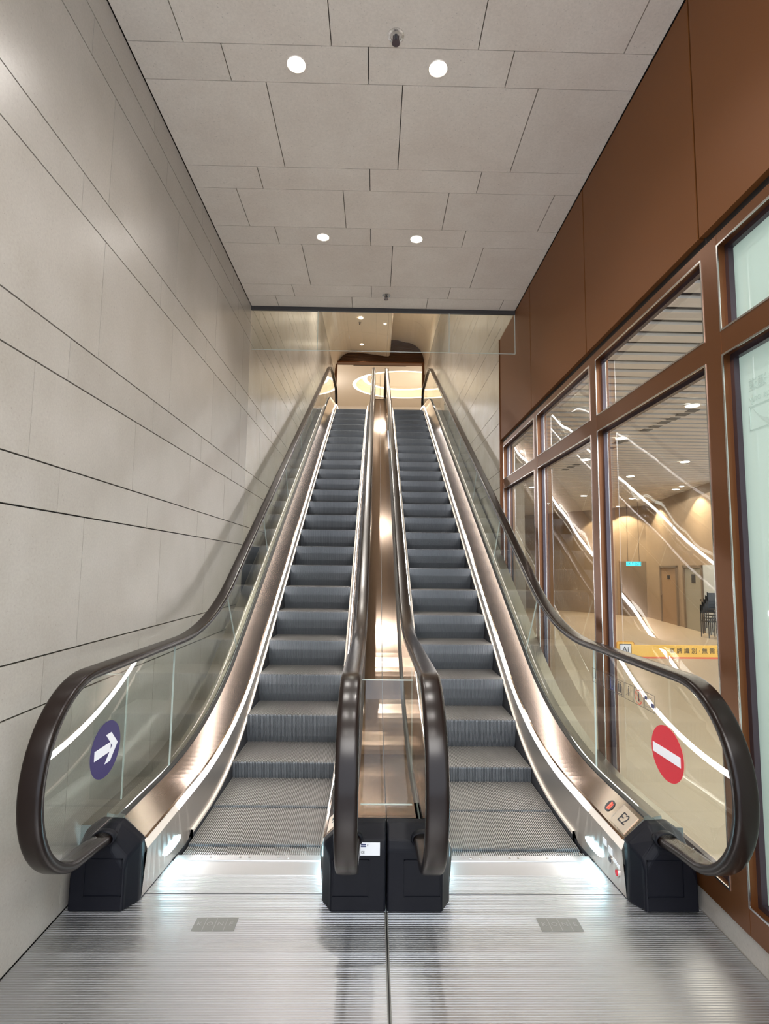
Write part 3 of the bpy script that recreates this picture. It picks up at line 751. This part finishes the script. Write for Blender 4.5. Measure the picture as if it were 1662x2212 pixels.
# blue arrow sign (left)
GX = 1.055
SX = GX-.0062
d_ = fixn(disc(-SX, 2.166, .598, .100, -1, 'sign_blue', E1, 'direction_sign', ry=.116)); d_['label'] = 'dark blue round sign with white arrow'
x = -SX+.0014; bb = B()
def ypoly(bb, pts, x, th): bb.loft([[(x, p[0], p[1]) for p in pts], [(x+th, p[0], p[1]) for p in pts]])
ay, az = 2.166, .598
ypoly(bb, [(ay-.088, az-.017), (ay-.088, az+.017), (ay+.035, az+.017), (ay+.035, az-.017)], x, .0008)
for s in (-1, 1):
    ypoly(bb, [(ay+.092, az), (ay+.048, az), (ay-.006, az+s*.052), (ay+.036, az+s*.052)], x, .0008)
fixn(bb.mk('arrow', 'white_vinyl', d_))
# no-entry sign (right)
d_ = fixn(disc(SX, 2.160, .597, .100, 1, 'sign_red', E2, 'no_entry_sign', ry=.116)); d_['label'] = 'red round no-entry sign with white bar'
fixn(B().box(SX-.0030, SX-.0016, 2.063, 2.262, .577, .613).mk('bar', 'white_vinyl', d_))
# pictogram stickers
for i in range(7):
    y0 = 2.240+i*.0915; y1 = y0+.083; z0, z1 = .722, .790; x = SX-.0005
    bb = B(); t_ = .0016
    bb.box(x-.0006, x, y0, y1, z0, z0+t_).box(x-.0006, x, y0, y1, z1-t_, z1).box(x-.0006, x, y0, y0+t_, z0, z1).box(x-.0006, x, y1-t_, y1, z0, z1)
    p = bb.mk('pictogram', 'ink', E2); c0 = (y0+y1)/2; f = B(); x2 = x-.0012
    def fig(f, yc, zc, s=1.0):
        f.cyl((x2, yc, zc+.024*s), .0042*s, .0008, ax=0, n=10); f.box(x2, x2+.0008, yc-.005*s, yc+.005*s, zc-.004*s, zc+.018*s); f.box(x2, x2+.0008, yc-.005*s, yc-.001*s, zc-.024*s, zc-.004*s); f.box(x2, x2+.0008, yc+.001*s, yc+.005*s, zc-.024*s, zc-.004*s)
    if i == 0:
        f.box(x2, x2+.0008, y1-.022, y1-.004, z0+.038, z0+.052).box(x2, x2+.0008, y0+.005, y0+.026, z0+.018, z0+.034); mt = 'ink_blue'
        for q in range(6): f.box(x2, x2+.0008, y0+.02+q*.007, y0+.0225+q*.007, z0+.055-q*.003, z0+.057-q*.003)
        for q in range(5): f.box(x2, x2+.0008, y1-.02-q*.008, y1-.016-q*.008, z0+.012, z0+.0135)
    elif i == 1:
        n_ = 28; bq = B()
        for r0, r1 in ((.030, .0265),):
            V = []; 
            for q in range(n_): a_ = 2*PI*q/n_; V.append((x2, c0+r0*1.1*math.cos(a_), (z0+z1)/2+r0*math.sin(a_)))
            for q in range(n_): a_ = 2*PI*q/n_; V.append((x2, c0+r1*1.1*math.cos(a_), (z0+z1)/2+r1*math.sin(a_)))
            bq.V = V; bq.F = [(q, (q+1) % n_, n_+(q+1) % n_, n_+q) for q in range(n_)]; bq.MI = [0]*n_
        zc = (z0+z1)/2; bq.quad((x2, c0+.022, zc+.018), (x2, c0+.0245, zc+.0155), (x2, c0-.020, zc-.0205), (x2, c0-.0225, zc-.018))
        bq.mk('prohibition_ring', 'ink_red', p); fig(f, c0, zc, .75); mt = 'ink'
    elif i in (3,):
        fig(f, c0-.008, (z0+z1)/2+.002, .9); fig(f, c0+.009, (z0+z1)/2+.002, .9); mt = 'ink'
        f.box(x2, x2+.0008, c0-.024, c0+.024, z0+.006, z0+.009).box(x2, x2+.0008, c0-.026, c0-.023, z0+.008, z0+.045).box(x2, x2+.0008, c0+.023, c0+.026, z0+.008, z0+.045)
    elif i == 4:
        fig(f, c0+.006, (z0+z1)/2, 1.0); f.box(x2, x2+.0008, c0-.028, c0+.008, z0+.008, z0+.012).box(x2, x2+.0008, c0-.030, c0-.026, z0+.010, z0+.030); mt = 'ink_blue'
    else:
        fig(f, c0, (z0+z1)/2+.004, .8); mt = 'ink'
        for q in range(9): f.box(x2, x2+.0008, y0+.010+q*.007, y0+.013+q*.007, z0+.046-q*.0035, z0+.0475-q*.0035)
    fixn(f.mk('figure', mt, p))
# unit number plates and indicator lights on the slanted decks
def on_deck(side, y, t, off=.0025):
    """point on the outer deck of a side, t 0 at led edge .. 1 at glass"""
    a = Vector((side*(.595+.354), y, at(P_LED, y)+.004)); b_ = Vector((side*(.595+.435), y, at(P_SEAL, y)))
    nrm = Vector((-side*(b_.z-a.z), 0, abs(b_.x-a.x))).normalized(); return a+(b_-a)*t+nrm*off, (b_-a).normalized(), nrm
def deck_plate(root, side, y0, y1, txt, inner=False):
    pts = []
    def pt(y, t, off):
        p, d, nr = on_deck(side, y, t, off)
        if inner: p = Vector((side*(.595*2)-p.x, p.y, p.z))
        return p
    lo = [pt(y, t, .0005) for y, t in ((y0, .08), (y1, .08), (y1, .86), (y0, .86))]; hi = [pt(y, t, .0025) for y, t in ((y0, .08), (y1, .08), (y1, .86), (y0, .86))]
    pl = fixn(B().loft([[tuple(v) for v in lo], [tuple(v) for v in hi]]).mk('number_plate', 'label_metal', root))
    p = pt((y0+y1)/2, .46, .0032); a = pt(y1, .46, .003)-pt(y0, .46, .003); d = pt(y0, .9, 0)-pt(y0, .1, 0)
    yd = d if side > 0 else d; 
    # baseline runs down the deck, away from the rider: tops of the letters towards the glass side's far end
    if not inner: text('lettering', txt, .064, 'ink', pl, p, (0, -1, 0), d, ext=.0004, align='CENTER')
    else: text('lettering', txt, .064, 'ink', pl, p, (0, -1, 0), d, ext=.0004, align='CENTER')
    return pl
pl = deck_plate(E2, 1, 2.345, 2.475, 'E2')
pl2 = deck_plate(E1, -1, 2.345, 2.475, 'E1', inner=True)
for root, side, inner in ((E2, 1, False), (E1, -1, True)):
    p, d, nr = on_deck(side, 2.545, .45, .0018)
    if inner: p = Vector((side*1.19-p.x, p.y, p.z)); d = Vector((-d.x, d.y, d.z)); nr = Vector((-nr.x, nr.y, nr.z))
    ring = [[tuple(p+nr*o_+(d*math.cos(2*PI*i/24)+Vector((0, 1, 0))*math.sin(2*PI*i/24))*.027) for i in range(24)] for o_ in (-.001, .001)]
    dd = fixn(B().loft(ring).mk('indicator', 'plastic_grey', root)); dd['label'] = 'round travel indicator'
    if not inner:
        a = p+nr*.0016; V = [tuple(a+d*u+Vector((0, 1, 0))*v) for u, v in ((-.018, -.005), (.018, -.005), (.018, .005), (-.018, .005))]
        V += [tuple(a+d*u+Vector((0, 1, 0))*v) for u, v in ((-.014, -.016), (.014, -.016), (.014, -.011), (-.014, -.011))]
        mesh('lit_bar', V, [(0, 1, 2, 3), (4, 5, 6, 7)], 'red_glow', dd)
# small stickers, key switch and stop button on the skirt of E2
def skirt_x(y, z): return .595+(.350-(y-2.31)*.075)*(1-z/.18)+.336*z/.18
for y0, y1, z0, z1 in ((2.455, 2.490, .125, .150), (2.400, 2.438, .113, .140), (2.365, 2.400, .098, .112), (2.340, 2.366, .092, .106)):
    xx = skirt_x((y0+y1)/2, (z0+z1)/2); B().box(xx-.0032, xx-.0012, y0, y1, z0, z1).mk('sticker', 'label_white', E2)
for y, z, mt, nm_ in ((2.425, .090, 'plastic_grey', 'key_switch'), (2.370, .066, 'sign_red', 'stop_button')):
    xx = skirt_x(y, z); o = fixn(B().cyl((xx-.006, y, z), .011, .008, ax=0, n=20).mk(nm_, mt, E2))
    fixn(B().cyl((xx-.004, y, z), .015, .004, ax=0, n=24).mk('bezel', 'bead_silver', o))
# data plates on the newel covers
def dataplate(root, x0, x1, y, z0, z1):
    p = B().box(x0, x1, y-.0012, y, z0, z1).mk('data_plate', 'label_white', root)
    w_ = x1-x0; h_ = z1-z0
    bb = B(); bb.box(x0+w_*.03, x0+w_*.29, y-.002, y-.001, z1-h_*.20, z1-h_*.10).box(x0+w_*.03, x0+w_*.29, y-.002, y-.001, z1-h_*.34, z1-h_*.24)
    bb.mk('logo_bars', 'ink_blue', p)
    text('lettering', 'E1' if root is E1 else 'E2', h_*.22, 'ink', p, (x0+w_*.34, y-.002, z1-h_*.2), (1, 0, 0), (0, 0, 1), ext=.0002)
    text('lettering', 'CE', h_*.26, 'ink', p, (x0+w_*.03, y-.002, z0+h_*.25), (1, 0, 0), (0, 0, 1), ext=.0002)
dataplate(E1, -.100, -.026, 2.2165, .204, .250)
dataplate(E2, 1.110, 1.168, 2.2195, .190, .232)

# centre cover between the balustrades, gap strip on the floor, barriers
cc = thing('centre_cover', 'long champagne metal cover running up between the two inner handrails', 'metal cover', (0, 0, 0))
PC = [(2.325, .295)]+P_SEAL[1:]
for a, c, mt in ((-.118, -.002, 'deck_metal'), (.002, .118, 'deck_metal')):
    fixn(B().ribbon([(a, y, z-.002) for y, z in PC], [(c, y, z-.002) for y, z in PC]).ribbon([(c, y, z-.002) for y, z in PC], [(c, y, z-.03) for y, z in PC]).mk('cover_sheet', mt, cc))
fixn(B().ribbon([(-.003, y, z-.006) for y, z in PC], [(.003, y, z-.006) for y, z in PC]).mk('cover_joint', 'seal', cc))
fg = thing('floor_joint_strip', 'thin twin metal joint strip between the two ribbed landing plates', 'floor strip', (0, 0, 0))
B().box(-.006, -.0025, -.9, 2.216, -.03, .0015).box(.0025, .006, -.9, 2.216, -.03, .0015).mk('strip', 'badge_grey', fg)
B().box(-.0025, .0025, -.9, 2.216, -.03, -.004).mk('gap', 'seal', fg)
ap = thing('acrylic_barrier', 'upright clear acrylic pane closing the gap between the two inner newels', 'glass barrier', (0, 2.36, .33))
B().box(-.104, .104, -.004, .004, -.03, .49).mk('pane', 'clear_glass', ap)
B().box(-.104, .104, -.0042, .0042, .488, .4915).box(-.104, .104, -.0042, .0042, -.002, .001).mk('pane_edge', 'glass_edge', ap)
ap = thing('acrylic_barrier', 'upright clear acrylic pane between the left newel and the stone wall', 'glass barrier', (-1.13, 2.36, .345))
B().box(-.060, .064, -.004, .004, .0, .49).mk('pane', 'clear_glass', ap)
B().box(.0645, .0675, -.0045, .0045, .0, .49).box(-.068, .066, -.0042, .0042, .488, .4905).mk('pane_edge', 'glass_edge', ap)

# ================================================================== LOBBY behind the glass
SC = 1.43; FZ = 1.28-1.28*SC; LZ = 1.28+1.82*SC
def lp(x, y, z=None):
    p = (CAM.x+(x-CAM.x)*SC, y*SC)
    return p if z is None else (*p, 1.28+(z-1.28)*SC)
struct(B().box(1.27, 16, -2, 32, FZ-.2, FZ).mk('floor.002', 'lobby_floor'), 'pale stone floor of the lobby behind the glazed screen', 'floor')
struct(B().box(1.262, 1.30, -2, 5.47, FZ, .09).mk('wall_right.002', 'lobby_stone'), 'low plinth carrying the glazed screen on the lobby side', 'wall')
lc = sempty('ceiling.003', 'lobby ceiling of white linear slats behind the glazed screen', 'ceiling')
B().box(1.27, 16, -2, 32, LZ+.10, LZ+.2).mk('ceiling_backing', 'void_black', lc)
sm_ = None
for i in range(96):
    y = .3+i*.2*SC
    if sm_ is None: o = B().box(-7, 7.0, -.088, .088, 0, .03).mk('slat', 'slat_white', lc); sm_ = o.data
    else: o = bpy.data.objects.new('slat', sm_); C.objects.link(o); o.parent = lc
    o.location = (8.4, y, LZ)
# light-coloured bulkhead near the screen
struct(B().box(1.27, 1.40, -2, 5.6, 3.2, LZ+.1).mk('trim_4', 'slat_white'), 'white bulkhead edging the slatted lobby ceiling above the screen', 'trim')
# walls
A0, A1, B1, B2 = lp(5.0, 18.9), lp(7.52, 15.5), lp(6.75, 11.0), lp(5.9, 6.0)
def wallseg(name, p, q, z0, z1, mat, th=.2, label=None):
    d = Vector((q[0]-p[0], q[1]-p[1])).normalized(); nn = Vector((d.y, -d.x)) * th
    r_ = [(p[0], p[1]), (q[0], q[1]), (q[0]-nn.x, q[1]-nn.y), (p[0]-nn.x, p[1]-nn.y)]
    return struct(fixn(B().loft([[(x, y, z0) for x, y in r_], [(x, y, z1) for x, y in r_]]).mk(name, mat)), label, 'wall')
wallseg('wall_far', A0, A1, FZ, LZ+.1, 'lobby_stone', .2, 'brown stone far wall of the lobby left of the corner')
wallseg('wall_side', A1, B1, FZ, LZ+.1, 'lobby_stone', .2, 'brown stone side wall of the lobby with two doors')
wallseg('wall_far.001', lp(.9, 18.9), A0, FZ, LZ+.1, 'lobby_stone', .2, 'brown stone far wall of the lobby behind the lower slope')
wallseg('wall_side.001', (1.45, 5.6), (1.45, 30), FZ, LZ+.1, 'lobby_stone', .15, 'lobby wall backing onto the escalator shaft')
def wall_obj(name, p, q, s0, s1, z0, z1, proud, mat, label=None, parent=None, cat=None, st=False):
    """box on a wall from fraction s0 to s1 between p and q, standing proud towards the room"""
    P_, Q_ = Vector(p), Vector(q); d = (Q_-P_); nn = Vector((d.y, -d.x)).normalized()
    if nn.dot(Vector((CAM.x, 0))-P_) < 0: nn = -nn
    a = P_+d*s0; b_ = P_+d*s1; r_ = [a, b_, b_+nn*proud, a+nn*proud]
    o = fixn(B().loft([[(v.x, v.y, z0) for v in r_], [(v.x, v.y, z1) for v in r_]]).mk(name, mat, parent))
    if label: o['label'] = label
    if cat: o['category'] = cat
    if st: o['kind'] = 'structure'
    return o, nn, d
def frac(px, py, p, q):     # fraction along wall of calibrated plan point
    P_, Q_ = Vector(p), Vector(q); v = Vector((px, py))-P_; d = Q_-P_; return v.dot(d)/d.length_squared
def ray_frac(tx, p, q):    # where the plan ray with slope tx = (x-cam)/(y) meets the wall
    P_, Q_ = Vector(p), Vector(q); d = Q_-P_
    # (P+s d).x - cam = tx*(P+s d).y
    return (tx*P_.y-(P_.x-CAM.x))/(d.x-tx*d.y)
def tpx(px, py): # plan ray slope of a pixel
    dd = r2*((px-831)/F_PX)-u2*((py-1106)/F_PX)+fw; return dd.x/dd.y
DZ = FZ+2.02
for k, (xa, xb, mt, lab, dz_) in enumerate([(1432, 1465, 'door_brown', 'narrow brown lobby door with a small plate', DZ), (1483, 1520, 'door_grey', 'grey lobby door with a small dark window', DZ)]):
    p, q = A1, B1; s0 = ray_frac(tpx(xa, 1280), p, q); s1 = ray_frac(tpx(xb, 1280), p, q)
    e_ = .013
    dr, nn, d = wall_obj('door_%d' % (k+1), p, q, s0, s1, FZ, dz_-.08, .02, mt, lab, cat='door', st=True)
    wall_obj('door_frame', p, q, s0-e_, s0, FZ, dz_, .06, 'door_dark', parent=dr); wall_obj('door_frame', p, q, s1, s1+e_, FZ, dz_, .06, 'door_dark', parent=dr)
    wall_obj('door_frame', p, q, s0-e_, s1+e_, dz_-.08, dz_, .06, 'door_dark', parent=dr)
    m0 = (s0+s1)/2; wall_obj('door_plate' if k == 0 else 'door_window', p, q, m0-.018, m0+.018+.01*k, FZ+1.55-.08*k, FZ+1.68+.05*k, .03, 'ink' if k == 0 else 'plastic_grey', parent=dr)
    wall_obj('handle', p, q, s1-.012 if k else s0+.006, s1-.006 if k else s0+.014, FZ+.95, FZ+1.0, .07, 'bead_silver', parent=dr)
# lit side room beyond the grey door
s0 = ray_frac(tpx(1522, 1280), A1, B1)
rm, _, _ = wall_obj('wall_recess', A1, B1, s0, 1.0, FZ, DZ, .015, 'room_white', 'pale blue-grey store room opening beyond the grey lobby door', cat='opening', st=True)
ch = thing('stacked_chairs', 'dark stacked chairs standing at the pale store room opening', 'chair stack', (0, 0, 0))
P_, Q_ = Vector(A1), Vector(B1); bs = P_+(Q_-P_)*(s0+.06); nv = Vector((-1, .15)).normalized()
for i in range(5):
    bb = B(); bx_, by_ = bs.x-.62, bs.y-.55-.09*i
    z0 = FZ+.0+.09*i
    for sx_ in (0, .38):
        bb.box(bx_+sx_, bx_+sx_+.02, by_, by_+.02, z0, z0+.9); bb.box(bx_+sx_, bx_+sx_+.02, by_-.36, by_-.34, z0 if i == 0 else z0, z0+.44)
    bb.box(bx_, bx_+.40, by_-.36, by_, z0+.43, z0+.455); bb.box(bx_, bx_+.40, by_, by_+.015, z0+.66, z0+.88)
    bb.mk('chair', 'plastic_grey', ch)
# dark lift lobby doors on the far wall
s0 = ray_frac(tpx(1340, 1280), A0, A1); s1 = ray_frac(tpx(1398, 1280), A0, A1)
dr, _, _ = wall_obj('door_3', A0, A1, s0, s1, FZ, FZ+2.2, .02, 'door_dark', 'wide dark brown double door on the lobby far wall under the exit sign', cat='door', st=True)
wall_obj('door_frame', A0, A1, s0-.01, s0, FZ, FZ+2.24, .05, 'lobby_stone', parent=dr); m0 = (s0+s1)/2
wall_obj('pull_handle', A0, A1, s0+.02, s0+.024, FZ+.5, FZ+1.3, .06, 'bead_silver', parent=dr)
# exit signs
def exit_sign(px0, px1, z0, z1, label, full=True):
    yy = 14.6*SC; x0 = CAM.x+tpx(px0, 1218)*yy; x1 = CAM.x+tpx(px1, 1218)*yy
    t_ = thing('exit_sign', label, 'exit sign', ((x0+x1)/2, yy, z0), 'lobby exit signs'); hw = (x1-x0)/2
    B().box(-hw, hw, -.015, .015, 0, z1-z0).mk('sign_face', 'exit_glow', t_)
    B().box(-hw*.8, -hw*.8+.01, -.004, .004, z1-z0, LZ-z0).box(hw*.8-.01, hw*.8, -.004, .004, z1-z0, LZ-z0).mk('hanger_rod', 'bead_dark', t_)
    if full: text('lettering', 'EXIT 出口', .15, 'ink_blue', t_, ((x0+x1)/2, yy-.018, (z0+z1)/2), (1, 0, 0), (0, 0, 1), align='CENTER', sx=.85)
zz = lambda z: 1.28+(z-1.28)*SC
exit_sign(1353.8, 1385, zz(1.40), zz(1.515), 'lit cyan EXIT sign hanging in the lobby before the dark doors')
exit_sign(1312, 1322.5, zz(1.45), zz(1.545), 'second lit cyan sign in the lobby, half hidden by the mullion', False)
# lobby downlights and vents
LL = [[3.318, 7.512], [3.4, 9.042], [5.091, 9.101], [4.87, 10.615], [6.641, 12.254], [5.067, 13.564], [6.427, 13.916], [4.671, 15.274], [3.416, 12.227], [3.418, 5.949]]
LLAB = ['lobby downlight seen at the upper left of the big clear pane', 'lobby downlight near the top right of the pane next to the big clear one', 'lobby downlight at the middle right of the big clear pane, below the largest one',
 'lobby downlight left of centre in the big clear pane', 'lobby downlight lower right in the big clear pane, above the wall washers', 'lobby downlight low in the second clear pane from the newel', 'lobby downlight low in the middle of the big clear pane',
 'small lobby downlight at the left edge of the second clear pane', 'lobby downlight in the narrow farthest clear pane', 'largest lobby downlight, high in the right of the big clear pane']
for i, (x, y) in enumerate(LL):
    X_, Y_ = lp(x, y); t_ = thing('downlight', LLAB[i], 'ceiling light', (X_, Y_, LZ), 'lobby ceiling downlights')
    B().cyl((0, 0, -.012), .10, .012).mk('lens', 'lobby_glow', t_); B().cyl((0, 0, -.008), .125, .008).mk('trim_ring', 'slat_white', t_)
# wall washers (scallops)
for i, (px, w_) in enumerate([(1350, 'A'), (1426, 'B'), (1513, 'B'), (1300, 'A')]):
    p, q = (A0, A1) if w_ == 'A' else (A1, B1); s0 = ray_frac(tpx(px, 1100), p, q); a = Vector(p)+(Vector(q)-Vector(p))*s0
    d = Vector(q)-Vector(p); nn = Vector((d.y, -d.x)).normalized()
    if nn.dot(Vector((CAM.x, 0))-a) < 0: nn = -nn
    a = a+nn*.50
    t_ = thing('wall_washer', ['ceiling spotlight making the left arc of light on the lobby wall', 'ceiling spotlight making the arc of light right of the lobby corner', 'ceiling spotlight making the rightmost arc of light on the lobby wall', 'ceiling spotlight washing the lobby wall behind the mullion'][i], 'ceiling light', (a.x, a.y, LZ), 'lobby wall washers')
    B().cyl((0, 0, -.01), .06, .01).mk('lens', 'lobby_glow', t_)
    lamp('spot', 'SPOT', (a.x, a.y, LZ-.02), 190, (1, .80, .55), spot_size=math.radians(118), spot_blend=.25, shadow_soft_size=.05)
VV = [[3.445, 7.055], [3.478, 6.88], [3.478, 6.674], [3.5, 6.502], [3.515, 6.316], [3.535, 6.154], [3.441, 8.131], [3.396, 7.797], [3.444, 7.688], [3.385, 9.994], [3.40, 9.74], [3.42, 9.5]]
for i, (x, y) in enumerate(VV):
    X_, Y_ = lp(x, y); t_ = thing('ceiling_vent', 'small dark square opening in a diagonal row in the slatted lobby ceiling', 'vent', (X_, Y_, LZ), 'diagonal row of ceiling openings')
    B().box(-.085, .085, -.085, .085, -.006, .0).mk('grille', 'void_black', t_)
# barrier arm with banner
by = 6.0; x0b, x1b = 2.53, 4.35
ba = thing('car_park_barrier', 'yellow car park barrier board with a white Ai badge and Chinese lettering behind the glass', 'barrier', (3.9, by, FZ))
B().box(x0b-3.9, x1b-3.9, -.012, .012, .372-FZ, .495-FZ).mk('board', 'barrier_yellow', ba)
B().box(x0b-3.9+.02, x1b-3.9, -.013, .011, .356-FZ, .374-FZ).mk('lower_edge', 'barrier_red', ba)
tb = bevel(B().box(x0b-3.9-.012, x0b-3.9+.175, -.014, .010, .385-FZ, .530-FZ).mk('badge_back', 'barrier_yellow', ba), .02, 3, 60)
bg = bevel(B().box(x0b-3.9+.014, x0b-3.9+.140, -.018, -.013, .391-FZ, .507-FZ).mk('badge', 'white_vinyl', ba), .002, 1, 60)
bb = B(); a0, a1, z0, z1 = x0b-3.9+.014, x0b-3.9+.140, .391-FZ, .507-FZ; t_ = .006
bb.box(a0, a1, -.020, -.017, z0, z0+t_).box(a0, a1, -.020, -.017, z1-t_, z1).box(a0, a0+t_, -.020, -.017, z0, z1).box(a1-t_, a1, -.020, -.017, z0, z1)
bb.mk('badge_rim', 'plastic_grey', bg)
text('lettering', 'Ai', .085, 'plastic_grey', ba, (x0b+.077, by-.021, .447), (1, 0, 0), (0, 0, 1), align='CENTER')
text('lettering', '車 牌 識 別 · 無 需 拍 卡', .062, 'ink', ba, (3.075, by-.014, .435), (1, 0, 0), (0, 0, 1), sx=1.0)
B().box(.30, .60, -.15, .15, 0, 1.05).mk('housing', 'barrier_yellow', ba)
